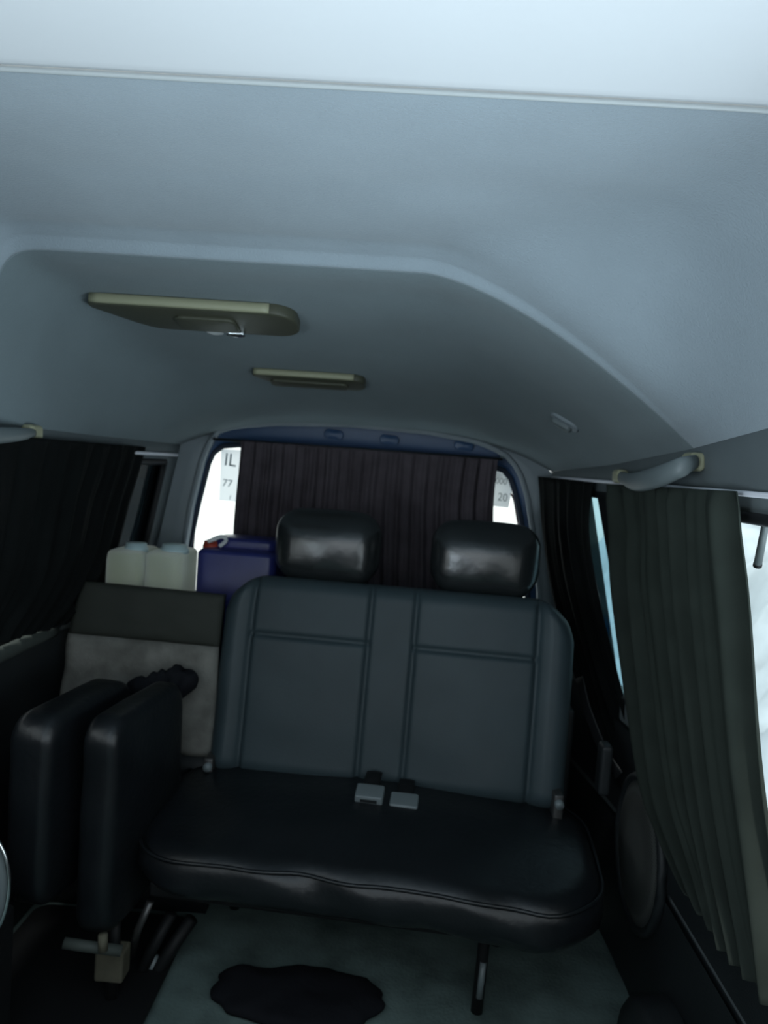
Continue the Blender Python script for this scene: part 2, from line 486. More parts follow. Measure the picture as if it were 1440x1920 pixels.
bm = bmesh.new(); tube(bm, smooth_path([at(391, 880, YG-.006), at(378, 925, YG-.006), at(366, 985, YG-.006), at(360, 1050, YG-.006)], 16), .0035, 8)
obj('window_seal', bm, M['redseal'], w5)
bm = bmesh.new(); tube(bm, smooth_path([at(958, 925, YG-.006), at(964, 940, YG-.006), at(970, 975, YG-.006), at(976, 1010, YG-.006)], 16), .003, 8)
obj('window_seal', bm, M['redseal'], w5)

# ---- papers on the rear glass
def paper(name, corners, Y, m, label, cat):
    bm = bmesh.new(); P = [at(x, y, Y) for x, y in corners]
    A = [bm.verts.new(p) for p in P]; B = [bm.verts.new(p+Vector((0, .0008, 0))) for p in P]
    bm.faces.new(A); bm.faces.new(B)
    for i in range(len(P)):
        j = (i+1) % len(P); bm.faces.new((A[i], A[j], B[j], B[i]))
    return tag(obj(name, bm, m, None, False), label, cat)
def text(parent, s, px, py, Y, h, m, lean=0, sx=1):
    cu = bpy.data.curves.new('t', 'FONT'); cu.body = s; cu.size = h*1.38; cu.extrude = .0004; cu.align_x = 'LEFT'
    t = bpy.data.objects.new('t', cu); COL.objects.link(t)
    dg = bpy.context.evaluated_depsgraph_get(); me = bpy.data.meshes.new_from_object(t.evaluated_get(dg))
    bpy.data.objects.remove(t)
    p = at(px, py, Y)
    Mx = Matrix.Translation(p) @ Matrix.Rotation(math.radians(lean), 4, 'Y') @ Matrix.Rotation(math.radians(90), 4, 'X') @ Matrix.Diagonal((sx, 1, 1, 1))
    me.transform(Mx); me.materials.clear(); me.materials.append(m); me.name = 'lettering'
    o = bpy.data.objects.new('lettering', me); COL.objects.link(o); o.parent = parent
    return o
YP = YG-.004
pp = paper('paper_notice', [(415, 842), (520, 848), (514, 946), (411, 938)], YP, M['paper'], 'pale cyan paper notice on the rear glass, left of the dark rear curtain', 'notice')
text(pp, 'IL', 419, 872, YP-.001, .045, M['ink'], 4, .95)
text(pp, '77', 416, 911, YP-.001, .026, M['ink'], 4, 1.0)
text(pp, '1', 428, 936, YP-.001, .016, M['ink'], 8, 1.0)
pg = paper('paper_notice', [(900, 872), (946, 881), (957, 897), (961, 915), (953, 952), (900, 946)], YP, M['papergrey'], 'pale grey paper notice on the rear glass, above the right headrest', 'notice')
text(pg, '000', 928, 906, YP-.001, .022, M['inkgrey'], 4, .9)
text(pg, '20', 932, 938, YP-.001, .028, M['inkgrey'], 4, .9)
bm = bmesh.new()
P = [at(x, y, YP-.0015) for x, y in ((929, 888), (940, 888), (940, 896), (929, 896))]
bm.faces.new([bm.verts.new(p) for p in P]); obj('white_patch', bm, M['white'], pg, False)

# ------------------------------------------------------------------ curtains
def curtain(name, rows_ctrl, m, parent, nrm, npl, amp, seed, nu=170, nv=44, phase_drift=.6):
    """rows_ctrl: list of rows of world points (same count)"""
    rnd = random.Random(seed)
    nc = len(rows_ctrl[0])
    colsP = [smooth_path([r[k] for r in rows_ctrl], nv) for k in range(nc)]
    offs = [rnd.uniform(-.5, .5) for _ in range(60)]
    bm = bmesh.new(); rows = []
    for j in range(nv+1):
        line = [colsP[k][j] for k in range(nc)]
        v = j/nv; row = []
        for i in range(nu+1):
            u = i/nu; s = u*(nc-1); k = min(int(s), nc-2)
            p = line[k].lerp(line[k+1], s-k)
            w = u*npl + .35*math.sin(u*5.1+seed) + .22*noise.noise(Vector((u*6, v*1.5, seed)))*phase_drift
            a = amp*(.55+.45*v)*(.6+.7*abs(noise.noise(Vector((u*5, seed, v*.8)))))
            d = a*math.sin(2*math.pi*w) + .35*a*math.sin(2*math.pi*w*2.3+seed)
            d += .010*noise.noise(Vector((u*3, v*3, seed+5)))
            if v < .05: d *= .5+v*10
            row.append(p+nrm*d)
        rows.append(row)
    grid(bm, rows)
    o = obj(name, bm, m, parent)
    sd = o.modifiers.new('s', 'SOLIDIFY'); sd.thickness = .002; sd.offset = 0
    return o
NR = Vector((-1, -.15, 0)).normalized()
def row2(a, b, n=5): return [a.lerp(b, i/(n-1)) for i in range(n)]
# near right
RR = [((1138, 908), (1378, 921), .49), ((1146, 1000), (1383, 1000), .505), ((1152, 1100), (1392, 1100), .525), ((1178, 1290), (1408, 1300), .56),
      ((1208, 1470), (1424, 1500), .585), ((1243, 1566), (1436, 1640), .598), ((1275, 1630), (1452, 1790), .603), ((1300, 1668), (1468, 1905), .606)]
cn = thing('side_curtain', 'dark olive pleated curtain hanging beside the snowy right window', 'curtain', (.5, 1.5, 1.25))
curtain('cloth', [row2(atx(*a, X), atx(*b, X)) for a, b, X in RR], M['curtain'], cn, NR, 6.5, .034, 3)
# rear right
RQ = [((1008, 893, 2.44), (1112, 905, 2.06)), ((1018, 1000, 2.42), (1106, 1000, 2.09)), ((1033, 1120, 2.36), (1126, 1130, 2.09)), ((1068, 1250, 2.26), (1163, 1280, 2.05)),
      ((1110, 1380, 2.13), (1202, 1400, 1.98)), ((1172, 1480, 1.97), (1218, 1505, 1.90))]
cq = thing('rear_side_curtain', 'black curtain gathered diagonally beside the bench, at the right rear corner', 'curtain', (.45, 2.3, 1.25))
curtain('cloth', [row2(at(*a), at(*b)) for a, b in RQ], M['curtainleft'], cq, NR, 4.5, .012, 11)
bm = bmesh.new(); tube(bm, smooth_path([at(1202, 1462, 1.875), at(1213, 1480, 1.87), at(1224, 1502, 1.865)], 8), .011, 8, r2=.006); obj('tieback', bm, M['handle'], cq)
# left
RL = [((-163, 802), (272, 838), -.80), ((-165, 930), (243, 930), -.822), ((-168, 1050), (212, 1055), -.845), ((-170, 1150), (165, 1130), -.885), ((-172, 1258), (118, 1170), -.903)]
cL = thing('side_curtain', 'black pleated curtain covering the left side window', 'curtain', (-.8, 1.6, 1.25))
curtain('cloth', [row2(atx(*a, X), atx(*b, X)) for a, b, X in RL], M['curtainleft'], cL, -NR, 9, .014, 21)
# rear
YC = 2.44
RB = [((452, 826), (934, 862)), ((447, 880), (929, 900)), ((441, 940), (925, 960)), ((436, 1005), (926, 1040)), ((432, 1110), (926, 1140)), ((430, 1200), (926, 1230))]
cB = thing('rear_curtain', 'dark brown pleated curtain across the rear window behind the headrests', 'curtain', (-.15, YC, 1.25))
curtain('cloth', [row2(at(*a, YC), at(*b, YC)) for a, b in RB], M['curtainrear'], cB, Vector((0, -1, 0)), 17, .016, 31, nu=360)
# rails
def rail(name, pts, r, label, m, brackets=()):
    t = thing(name, label, 'curtain rail', pts[0])
    bm = bmesh.new(); tube(bm, pts, r, 10, r2=r*.8); obj('rod', bm, m, t)
    for p in brackets:
        bm = bmesh.new(); tube(bm, p, r*.9, 8); obj('bracket', bm, M['chrome'], t)
    return t
rail('curtain_rail', [Vector((xR(y, 1.25)-.016, y, 1.252)) for y in frange(.3, 2.42, 20)], .006, 'white rail along the top of the right windows', M['alu'],
     [[Vector((xR(y, 1.25)-.016, y, 1.252)), Vector((xR(y, 1.25)+.002, y, 1.252))] for y in (1.0, 2.0)])
rail('curtain_rail', [Vector((xL(y, 1.245)+.014, y, 1.240)) for y in frange(.3, 2.44, 20)], .007, 'white rail above the left curtain', M['alu'],
     [[Vector((xL(y, 1.245)+.014, y, 1.240)), Vector((xL(y, 1.245)-.002, y, 1.240))] for y in (1.0, 2.42)])
rl = rail('curtain_rail', [at(400, 823, YC+.012), at(660, 841, YC+.012), at(942, 861, YC+.012)], .006, 'dark rail carrying the rear curtain under the blue band', M['trimdark'],
     [[at(940, 859, YC+.012), at(944, 855, YB+.05)], [at(402, 823, YC+.012), at(402, 822, YB+.05)]])

# ------------------------------------------------------------------ bench seat
BR = math.radians(-4)
BO = Vector((-.065, 1.60, 0))
bench = thing('bench_seat', 'black leather two-seat bench with two headrests in the middle of the van', 'seat', BO)
TB = Matrix.Translation(BO) @ Matrix.Rotation(BR, 4, 'Z')
# cushion : local y from -.1 .. .36
def wr_fn(p):
    q = p.copy()
    n = noise.noise(Vector((p.x*5, p.y*5, p.z*8)))
    fr = sm(.0, -.26, p.y)
    q.z += .010*n*(.4+fr) * (1 if p.z > .05 else .3)
    if p.y < -.15:
        q.y += .014*noise.noise(Vector((p.x*9+p.z*14, p.z*10, 4)))
    q.z += .012*math.cos(p.x*3.2)*sm(.04, .12, p.z)   # crowned across
    q.z -= .022*sm(.0, .50, p.x)*(1 if p.z < .06 else .5)
    q.z -= .026*sm(.05, -.26, p.y)*sm(.03, .1, p.z)
    return q
CW, CX = 1.055, .026
bm = bmesh.new()
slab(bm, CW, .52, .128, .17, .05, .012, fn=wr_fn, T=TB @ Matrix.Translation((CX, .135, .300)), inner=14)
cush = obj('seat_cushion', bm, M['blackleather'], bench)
bm = bmesh.new()
edge = [(x, y) for x, y in rrect(CW-.014, .52-.014, .155)]
pts = [TB @ (Matrix.Translation((CX, .135, .300)) @ wr_fn(Vector((x, y, .111)))) for x, y in edge]
tube(bm, pts+[pts[0]], .0042, 6, cap=False)
obj('piping', bm, M['blackleather'], cush)
# backrest
W, Hh, Dd = .938, .53, .13
SX = [-.5+.088, -.5+.428, -.5+.556, -.5+.898]
SX = [s*W for s in SX]
def back_fn(p):
    q = p.copy()
    if p.y < -.02:
        g = 0
        for s in SX: g += .011*math.exp(-((p.x-s)/.0065)**2)
        zs = .105
        if SX[0] < p.x < SX[1] or SX[2] < p.x < SX[3]:
            g += .010*math.exp(-((p.z-zs)/.006)**2)
            # padded panels
            a, b = (SX[0], SX[1]) if p.x < SX[1] else (SX[2], SX[3])
            u = (p.x-a)/(b-a)
            q.y -= .010*math.sin(math.pi*u)**.6*(1 if p.z < zs else .7)
        elif p.x < SX[0] or p.x > SX[3]:
            q.y -= .014*sm(.0, .04, min(abs(p.x-SX[0]), abs(p.x-SX[3])))
        q.y += g
        q.y += .004*noise.noise(Vector((p.x*7, p.z*7, 3)))
    # slightly wider lower down, rounded shoulders
    q.x *= 1-.012*sm(.10, -.25, p.z)
    q.x -= math.copysign(.02*sm(.17, .265, p.z)*sm(.36, .46, abs(p.x)), p.x)
    q.z -= .028*sm(.34, .46, abs(p.x))**2*sm(.0, .26, p.z)
    return q
lean = math.radians(-12)
TBK = TB @ Matrix.Translation((.030, .385, .665)) @ Matrix.Rotation(lean, 4, 'X')
bm = bmesh.new()
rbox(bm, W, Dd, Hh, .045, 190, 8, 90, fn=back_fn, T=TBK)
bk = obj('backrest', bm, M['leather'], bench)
# headrests
def head_fn(p):
    q = p.copy()
    q.z *= 1-.16*(abs(p.x)/.148)**3
    q.y *= 1-.25*sm(.02, .10, p.z)
    q.x *= 1-.05*sm(-.02, -.1, p.z)
    if p.y < 0:
        q.y += .006*noise.noise(Vector((p.x*18, p.z*18, 3)))*sm(.02, -.08, p.z)
        q.y -= .020*(1-min(1, (p.x/.142)**2))*(1-min(1, (p.z/.1)**2))
    return q
hbase = None
for k, (cx, lab) in enumerate(((-.210, None), (.224, None))):
    T = TBK @ Matrix.Translation((cx, .0, Hh/2+.095)) @ Matrix.Rotation(math.radians(10), 4, 'X')
    bm = bmesh.new(); rbox(bm, .296, .125, .210, .055, 26, 12, 22, fn=head_fn, T=T)
    h = obj('headrest', bm, M['headleather'], bench)
    for s in (-.06, .06):
        bm = bmesh.new(); tube(bm, [T @ Vector((s, .01, -.14)), T @ Vector((s, .01, -.05))], .006, 10); obj('post', bm, M['chrome'], h)
# buckles on the cushion
for px, py in ((693, 1497), (757, 1513)):
    bm = bmesh.new()
    p = at(px, py, 1.755)
    T = Matrix.Translation(Vector((p.x, p.y, p.z+.001))) @ Matrix.Rotation(BR, 4, 'Z') @ Matrix.Rotation(math.radians(14), 4, 'X')
    slab(bm, .068, .05, .022, .006, .004, .001, T=T, inner=3)
    b = obj('seat_belt_buckle', bm, M['silver'], bench)
    bm = bmesh.new(); box(bm, -.020, .020, -.026, -.0245, .006, .014, T=T); obj('release_button', bm, M['trimdark'], b, False)
    bm = bmesh.new(); tube(bm, smooth_path([T @ Vector((0, .02, .01)), T @ Vector((0, .06, .012)), T @ Vector((0, .10, .0))], 8), .02, 10, r2=.003); obj('strap', bm, M['black'], b)
# recliner bolts and side hinges
for px, py, Y in ((390, 1437, 1.87), (1048, 1507, 1.80)):
    p = at(px, py, Y); bm = bmesh.new()
    tube(bm, [p+Vector((0, -.012, 0)), p+Vector((0, .02, 0))], .011, 12); hb = obj('recliner_knob', bm, M['silver'], bench)
    bm = bmesh.new(); box(bm, p.x-.012, p.x+.012, p.y, p.y+.05, p.z-.10, p.z+.02, bev=.004); obj('hinge_plate', bm, M['metal'], bench)
# under frame and legs
bm = bmesh.new(); box(bm, -.44, .44, -.06, .36, .272, .306, T=TB, bev=.006); obj('seat_frame', bm, M['black'], bench)
def leg(pts, r=.013, m='black'):
    bm = bmesh.new(); tube(bm, pts, r, 10); return obj('leg', bm, M[m], bench)
p = at(892, 1912, 1.665)
leg([Vector((p.x+.012, p.y+.02, .285)), Vector((p.x+.006, p.y+.01, .16)), Vector((p.x, p.y, .0))], .014)
bm = bmesh.new(); tube(bm, [Vector((p.x+.006, p.y-.006, .13)), Vector((p.x+.002, p.y-.012, .05))], .008, 8); obj('leg_sleeve', bm, M['silver'], bench)
leg([at(360, 1722, 1.72), at(310, 1795, 1.70), at(262, 1880, 1.675)], .016)
leg([at(322, 1712, 1.70), at(285, 1780, 1.68), at(252, 1850, 1.69)], .014)
leg([at(282, 1690, 1.62), at(258, 1745, 1.62), at(246, 1790, 1.66)], .009, 'metal')
bm = bmesh.new(); tube(bm, [at(290, 1790, 1.70), at(280, 1838, 1.69)], .012, 10); obj('leg_sleeve', bm, M['silver'], bench)
leg([TB @ Vector((-.35, .33, .285)), TB @ Vector((-.36, .36, .0))], .014)
leg([TB @ Vector((.35, .33, .285)), TB @ Vector((.36, .36, .0))], .014)

# ------------------------------------------------------------------ folded jump seat
fs = thing('folded_seat', 'black leather seat folded upright left of the bench, its two pads side by side', 'seat', (-.62, 1.6, 0))
def standing(name, near_bot, near_top_z, x0, ydepth, thick, z0, z1, rotz, parent):
    T = Matrix.Translation((x0, near_bot, z0)) @ Matrix.Rotation(rotz, 4, 'Z') @ Matrix.Rotation(math.radians(90), 4, 'X').inverted()
    # local: slab lies in xy (x->depth, y->height)
    R = Matrix(((0, 0, 1, 0), (1, 0, 0, 0), (0, 1, 0, 0), (0, 0, 0, 1)))
    T = Matrix.Translation((x0, near_bot+ydepth/2, (z0+z1)/2)) @ Matrix.Rotation(rotz, 4, 'Z') @ R
    bm = bmesh.new()
    def fn(p):
        q = p.copy(); n = noise.noise(Vector((p.x*8, p.y*5, p.z*10+x0*7)))
        q.z += .006*n; q.x += .006*noise.noise(Vector((p.y*9, p.z*9, 2+x0)))
        return q
    slab(bm, ydepth, z1-z0, thick, .055, .028, .008, fn=fn, T=T, inner=8)
    return obj(name, bm, M['blackleather'], parent)
ROTZ = math.radians(-8)
standing('backrest_pad', 1.50, 0, -.625, .35, .082, .205, .685, ROTZ, fs)
standing('seat_pad', 1.47, 0, -.765, .35, .098, .275, .690, ROTZ, fs)
bm = bmesh.new(); tube(bm, [at(120, 1768, 1.50), at(160, 1774, 1.505), at(228, 1783, 1.52)], .012, 10); obj('hinge_bar', bm, M['ledge'], fs)
bm = bmesh.new(); tube(bm, [at(193, 1752, 1.50), at(193, 1782, 1.50)], .010, 10); obj('hinge_pin', bm, M['wood'], fs)
q = at(205, 1800, 1.56)
bm = bmesh.new(); box(bm, q.x-.034, q.x+.030, q.y, q.y+.05, q.z-.055, q.z+.015, bev=.006); obj('support_block', bm, M['wood'], fs, False)
bm = bmesh.new(); tube(bm, [Vector((q.x, q.y+.025, .022)), Vector((q.x, q.y+.025, .23))], .013, 10); obj('leg', bm, M['black'], fs)
bm = bmesh.new(); rows = []
c0_, c1_ = at(238, 1285, 1.86), at(372, 1275, 1.88)
for k in range(49):
    u = k/48; p = c0_.lerp(c1_, u); r = []
    env = (math.sin(math.pi*min(1, max(0, u)))**.4)
    for j in range(16):
        a_ = 2*math.pi*j/16
        rr = .006+.028*env*(1+1.2*noise.noise(Vector((u*2.3+.4, math.cos(a_)*.9, math.sin(a_)*.9)))+.5*noise.noise(Vector((u*9.7, math.cos(a_)*2, math.sin(a_)*2))))
        r.append(p+Vector((0, math.cos(a_)*rr*.7, math.sin(a_)*rr+.012*noise.noise(Vector((u*6, 3, 1))))))
    rows.append(r)
V = grid(bm, rows, True); bm.faces.new(V[0]); bm.faces.new(V[-1])
obj('loose_cover', bm, M['mat'], fs)

# ------------------------------------------------------------------ board behind the folded seat
bd = thing('seat_back_board', 'olive-topped upright board with worn grey cloth, behind the folded seat', 'board', (-.66, 1.97, 0))
def quadslab(name, P, t, m, parent, nu=30, nv=12, wob=.004, bev=True):
    bm = bmesh.new(); a, b, c, d = P  # tl,tr,br,bl
    nrm = (b-a).cross(d-a).normalized()
    if nrm.y > 0: nrm = -nrm
    fr, bk_ = [], []
    for j in range(nv+1):
        v = j/nv; r = []
        for i in range(nu+1):
            u = i/nu; p = a.lerp(b, u).lerp(d.lerp(c, u), v)
            e = min(u, 1-u)*8; e2 = min(v, 1-v)*8
            k = min(1, e)*min(1, e2)
            r.append(p+nrm*(wob*noise.noise(Vector((u*6, v*5, len(name))))+.010*(k**.4)))
        fr.append(r); bk_.append([q_-nrm*t for q_ in r])
    A = grid(bm, fr); B = grid(bm, bk_)
    per = lambda V: V[0]+[r[-1] for r in V[1:]]+V[-1][-2::-1]+[r[0] for r in V[-2:0:-1]]
    pa, pb = per(A), per(B)
    for i in range(len(pa)):
        j = (i+1) % len(pa); bm.faces.new((pa[i], pa[j], pb[j], pb[i]))
    return obj(name, bm, m, parent)
Yq = 1.98
tl, tr = at(150, 1090, Yq), at(419, 1116, Yq)
ml, mr = at(128, 1187, Yq-.015), at(409, 1213, Yq-.015)
bl, br = at(100, 1400, Yq-.05), at(400, 1420, Yq-.05)
quadslab('upper_band', [tl, tr, mr, ml], .035, M['board'], bd)
quadslab('lower_cloth', [ml, mr, br, bl], .03, M['cloth'], bd, nv=20, wob=.012)
f1, f2 = Vector((bl.x, bl.y+.01, 0)), Vector((br.x, br.y+.01, 0))
quadslab('base_panel', [bl, br, f2, f1], .03, M['trimdark'], bd)

# ------------------------------------------------------------------ rear deck and jugs
bm = bmesh.new(); box(bm, xL(2.3, .6)+.02, .5, 2.03, 2.485, .0, .62, bev=.01)
struct('trim_9', bm, M['trimdark'])
def jug(name, label, cx, cy, z0, w, d, h, m, capm, cap_x, group=None, handle=True, cap_r=.022):
    t = thing(name, label, 'jerrycan', (cx, cy, z0), group)
    T = Matrix.Translation((cx, cy, z0))
    bm = bmesh.new()
    def fn(p):
        q = p.copy(); q.x += .004*math.sin(p.z*40); return q
    slab(bm, w, d, h, .026, .018, .006, fn=fn, T=T, inner=6); b = obj('body', bm, m, t)
    if handle:
        bm = bmesh.new()
        tube(bm, smooth_path([T @ Vector((-.18*w-cap_x*.3, 0, h-.008)), T @ Vector((-.12*w-cap_x*.3, 0, h+.025)), T @ Vector((.12*w-cap_x*.3, 0, h+.028)), T @ Vector((.22*w-cap_x*.3, 0, h-.008))], 16), .012, 10)
        obj('handle', bm, m, t)
    bm = bmesh.new()
    c = T @ Vector((cap_x, -.03, h-.006))
    tube(bm, [c, c+Vector((0, 0, .012)), c+Vector((0, 0, .014)), c+Vector((0, 0, .024))], [cap_r*1.1, cap_r*1.1, cap_r, cap_r*.95], 20)
    obj('cap', bm, capm, t)
    return t
YJ = 2.13
a = at(192, 1060, YJ-.08); b = at(284, 1060, YJ); c = at(368, 1060, YJ+.06)
jz = at(280, 1036, YJ-.08).z
GJ = 'pale plastic jerrycans on the rear deck'
jug('jerrycan', 'pale yellow jerrycan with pale blue cap, beside the left curtain', (a.x+b.x)/2, YJ, .62, b.x-a.x-.006, .18, jz-.62, M['yellow'], M['paleblue'], .02, GJ, handle=False, cap_r=.030)
jug('jerrycan', 'pale yellow jerrycan standing next to the deep blue jerrycan', (b.x+c.x)/2, YJ, .62, c.x-b.x-.006, .18, jz-.62+.004, M['yellow'], M['paleblue'], .018, GJ, handle=False, cap_r=.036)
YK = 2.27; d0, d = at(361, 1060, YK-.10), at(517, 1060, YK-.10)
jb = at(440, 1012, YK-.10).z-.035
bj = jug('jerrycan', 'deep blue jerrycan with red cap behind the left end of the bench', (d0.x+d.x)/2, YK, .62, d.x-d0.x-.008, .20, jb-.62, M['blue'], M['red'], -.088, handle=False, cap_r=.024)
T = Matrix.Translation(((d0.x+d.x)/2, YK, jb))
bm = bmesh.new(); slab(bm, .19, .12, .042, .03, .015, .004, T=T @ Matrix.Translation((.018, .01, -.008)), inner=4); obj('shoulder', bm, M['blue'], bj)
bm = bmesh.new()
tube(bm, smooth_path([T @ Vector((-.09, -.07, .020)), T @ Vector((-.05, -.07, .038)), T @ Vector((-.035, -.07, .028)), T @ Vector((-.05, -.085, .010))], 14), .006, 8); obj('clear_strap', bm, M['white'], bj)

# ------------------------------------------------------------------ ceiling fittings
def ceil_frame(p):
    e = .01
    gx = (ceil_z(p.x+e, p.y)-ceil_z(p.x-e, p.y))/(2*e); gy = (ceil_z(p.x, p.y+e)-ceil_z(p.x, p.y-e))/(2*e)
    n = Vector((gx, gy, -1)).normalized()      # points down into the cabin
    x = (Vector((1, 0, 0))-n*n.x).normalized(); y = n.cross(x)
    return Matrix(((x.x, y.x, n.x, p.x), (x.y, y.y, n.y, p.y), (x.z, y.z, n.z, p.z), (0, 0, 0, 1)))
def lamp(name, label, pxl, pxr, pyc, depth, h, lens, rz=0):
    pm = ceiling_hit((pxl+pxr)/2, pyc)
    w = (at(pxr, pyc, pm.y)-at(pxl, pyc, pm.y)).length
    t = thing(name, label, 'lamp', pm, 'ceiling lamps of the rear roof')
    T = ceil_frame(pm)
    if (T.to_3x3() @ Vector((0, 1, 0))).y < 0: T = T @ Matrix.Diagonal((1, -1, 1, 1))
    sgn = -1
    bm = bmesh.new()
    def fn(p):
        q = p.copy()
        fy = -depth/2
        q.y = fy+(p.y-fy)*(1-.75*sm(-w*.20, -w*.52, p.x)**1.2)
        return q
    slab(bm, w, depth, h, depth*.36, .007, .004, fn=fn, T=T @ Matrix.Translation((0, 0, -.004)), inner=5)
    obj('housing', bm, M['olive'], t)
    # pale front edge: windscreen light painted onto this side of the housing
    bm = bmesh.new()
    pts = [T @ fn(Vector((x, sgn*(depth/2+.001), h*.40))) for x in frange(-w/2+depth*.06, w/2-depth*.36, 20)]
    tube(bm, pts, .006, 8, r2=h*.40, up=T.to_3x3() @ Vector((0, 0, 1))); obj('lit_edge', bm, M['tan'], t)
    if lens:
        bm = bmesh.new(); slab(bm, w*.30, depth*.55, .010, .02, .004, .003, T=T @ Matrix.Translation((w*.05, 0, h-.004)), inner=4); obj('lens', bm, M['olive'], t)
        bm = bmesh.new(); slab(bm, .045, .020, .014, .008, .004, .003, T=T @ Matrix.Translation((w*.17, -sgn*depth*.30, h-.004)), inner=3); obj('switch', bm, M['chrome'], t)
        bm = bmesh.new(); slab(bm, .040, .020, .010, .008, .004, .003, T=T @ Matrix.Translation((w*.06, -sgn*depth*.34, h-.004)), inner=3); obj('switch', bm, M['bead'], t)
    else:
        bm = bmesh.new(); slab(bm, w*.7, depth*.5, .008, .015, .003, .002, T=T @ Matrix.Translation((0, 0, h-.004)), inner=4); obj('lens', bm, M['olive'], t)
    return t
lamp('dome_lamp', 'larger olive dome lamp on the roof, nearer of the two', 186, 560, 582, .15, .030, True, math.radians(0))
lamp('dome_lamp', 'smaller olive dome lamp on the roof, nearer the rear window', 478, 686, 706, .085, .024, False)
# coat hook
p = ceiling_hit(1060, 790)
t = thing('coat_hook', 'small oval grey coat hook on the right rear roof corner', 'hook', p)
T = ceil_frame(p) @ Matrix.Rotation(math.radians(22), 4, 'Z')
bm = bmesh.new(); slab(bm, .085, .05, .012, .024, .005, .002, T=T @ Matrix.Translation((0, 0, -.004)), inner=4); obj('base', bm, M['pillar'], t)
bm = bmesh.new(); slab(bm, .060, .026, .020, .012, .006, .003, T=T @ Matrix.Translation((-.004, -.004, .0)), inner=4); obj('hook', bm, M['handle'], t)
# grab handles
def grab(name, label, path, r, r2, mounts):
    t = thing(name, label, 'handle', path[0])
    bm = bmesh.new(); P = smooth_path(path, 26)
    n = len(P); ra = [r*(.65+.35*math.sin(math.pi*min(1, max(0, i/(n-1))))) for i in range(n)]
    rb = [r2*(.6+.4*math.sin(math.pi*i/(n-1))) for i in range(n)]
    tube(bm, P, ra, 14, r2=rb); obj('grip', bm, M['handle'], t)
    for m_ in mounts:
        bm = bmesh.new(); T = Matrix.Translation(m_)
        rbox(bm, .030, .052, .034, .010, 4, 4, 4, T=T); obj('mount', bm, M['tan'], t)
    return t
grab('grab_handle', 'grey grab handle with tan mounts above the right curtain', [atx(1304, 866, .505), atx(1280, 875, .475), atx(1240, 892, .455), atx(1205, 902, .455), atx(1182, 902, .475), atx(1163, 894, .51)], .011, .021,
     [atx(1300, 866, .512), atx(1163, 893, .515)])
grab('grab_handle', 'tan-ended grab handle above the left curtain at the picture edge', [atx(62, 812, -.815), atx(30, 815, -.79), atx(-40, 818, -.775), atx(-130, 815, -.79), atx(-180, 806, -.82)], .011, .016,
     [atx(60, 811, -.825), atx(-180, 805, -.825)])

# ------------------------------------------------------------------ right lower side
sp = thing('speaker', 'round black speaker grille low on the right side panel beside the bench', 'speaker', (.62, 2.0, .27))
sc = atx(1193, 1597, .612); xs = xR(sc.y, sc.z)-.016
print('SPK', sc, 'LEDGE', atx(1245, 1560, .612), atx(1440, 1850, .612), 'LL', atx(2,1235,-.90), atx(110,1180,-.90))
bm = bmesh.new(); rows = []
for r_, dx in ((.0, .020), (.06, .020), (.12, .017), (.148, .010)):
    rows.append([Vector((xs-dx, sc.y+max(r_, .002)*math.cos(2*math.pi*k/48)*1.05, sc.z+1.12*max(r_, .002)*math.sin(2*math.pi*k/48))) for k in range(48)])
V = grid(bm, rows, True); bm.faces.new(V[0])
obj('grille', bm, M['grille'], sp)
bm = bmesh.new(); tube(bm, [Vector((xs-.006, sc.y+.156*math.cos(2*math.pi*k/48)*1.05, sc.z+1.12*.156*math.sin(2*math.pi*k/48))) for k in range(49)], .012, 8, cap=False); obj('rim', bm, M['trimdark'], sp)
# seat belt running down the right side
bm = bmesh.new()
P = smooth_path([at(1086, 1270, 2.02), at(1100, 1330, 1.98), at(1132, 1410, 1.92), at(1160, 1455, 1.88)], 14)
tube(bm, P, .022, 8, r2=.0015, up=Vector((1, .3, 0)))
sb = thing('seat_belt', 'black seat belt strap hanging right of the bench backrest', 'belt', P[0]); obj('webbing', bm, M['black'], sb)
bm = bmesh.new(); T = Matrix.Translation(at(1132, 1440, 1.89)); rbox(bm, .03, .05, .13, .01, 3, 3, 6, T=T); obj('buckle_stalk', bm, M['trimdark'], sb)
# door pocket bottom right
bm = bmesh.new()
rows = []
for k in range(25):
    a_ = math.pi*k/24; y = 1.46-.17*math.cos(a_); z = .02+.17*math.sin(a_)**.7
    rows.append([Vector((xR(y, .2)-.016, y, max(z, .0))), Vector((xR(y, .2)-.075, y, max(z-.012, .0))), Vector((xR(y, .2)-.085, y, max(z-.03, 0))), Vector((xR(y, .2)-.085, y, 0))])
grid(bm, rows)
tag(obj('door_pocket', bm, M['trimdark'], None), 'dark moulded arch at the foot of the right side panel', 'storage pocket')

# ------------------------------------------------------------------ odds on the floor
bm = bmesh.new(); rows = []
mc = at(555, 1920, 1.66); cx, cy = mc.x, 1.66
N = 72
def mr(a_): return 1+.30*noise.noise(Vector((math.cos(a_)*1.3, math.sin(a_)*1.3, 3)))+.06*noise.noise(Vector((math.cos(a_)*5, math.sin(a_)*5, 8)))
for f, zz in ((1, .006), (1.01, .012), (.98, .020), (.9, .026), (.78, .028), (.62, .029), (.45, .03), (.28, .03), (.1, .03), (.02, .03)):
    r = []
    for k in range(N):
        a_ = 2*math.pi*k/N; x = cx+.21*f*mr(a_)*math.cos(a_); y = cy+.10*f*mr(a_)*math.sin(a_)
        r.append(Vector((x, y, zz+(.012*noise.noise(Vector((x*14, y*14, 1))) if f < 1 else 0))))
    rows.append(r)
V = grid(bm, rows, True); bm.faces.new(V[0]); bm.faces.new(V[-1])
tag(obj('floor_mat', bm, M['mat'], None), 'crumpled black mat lying on the floor under the bench', 'mat')
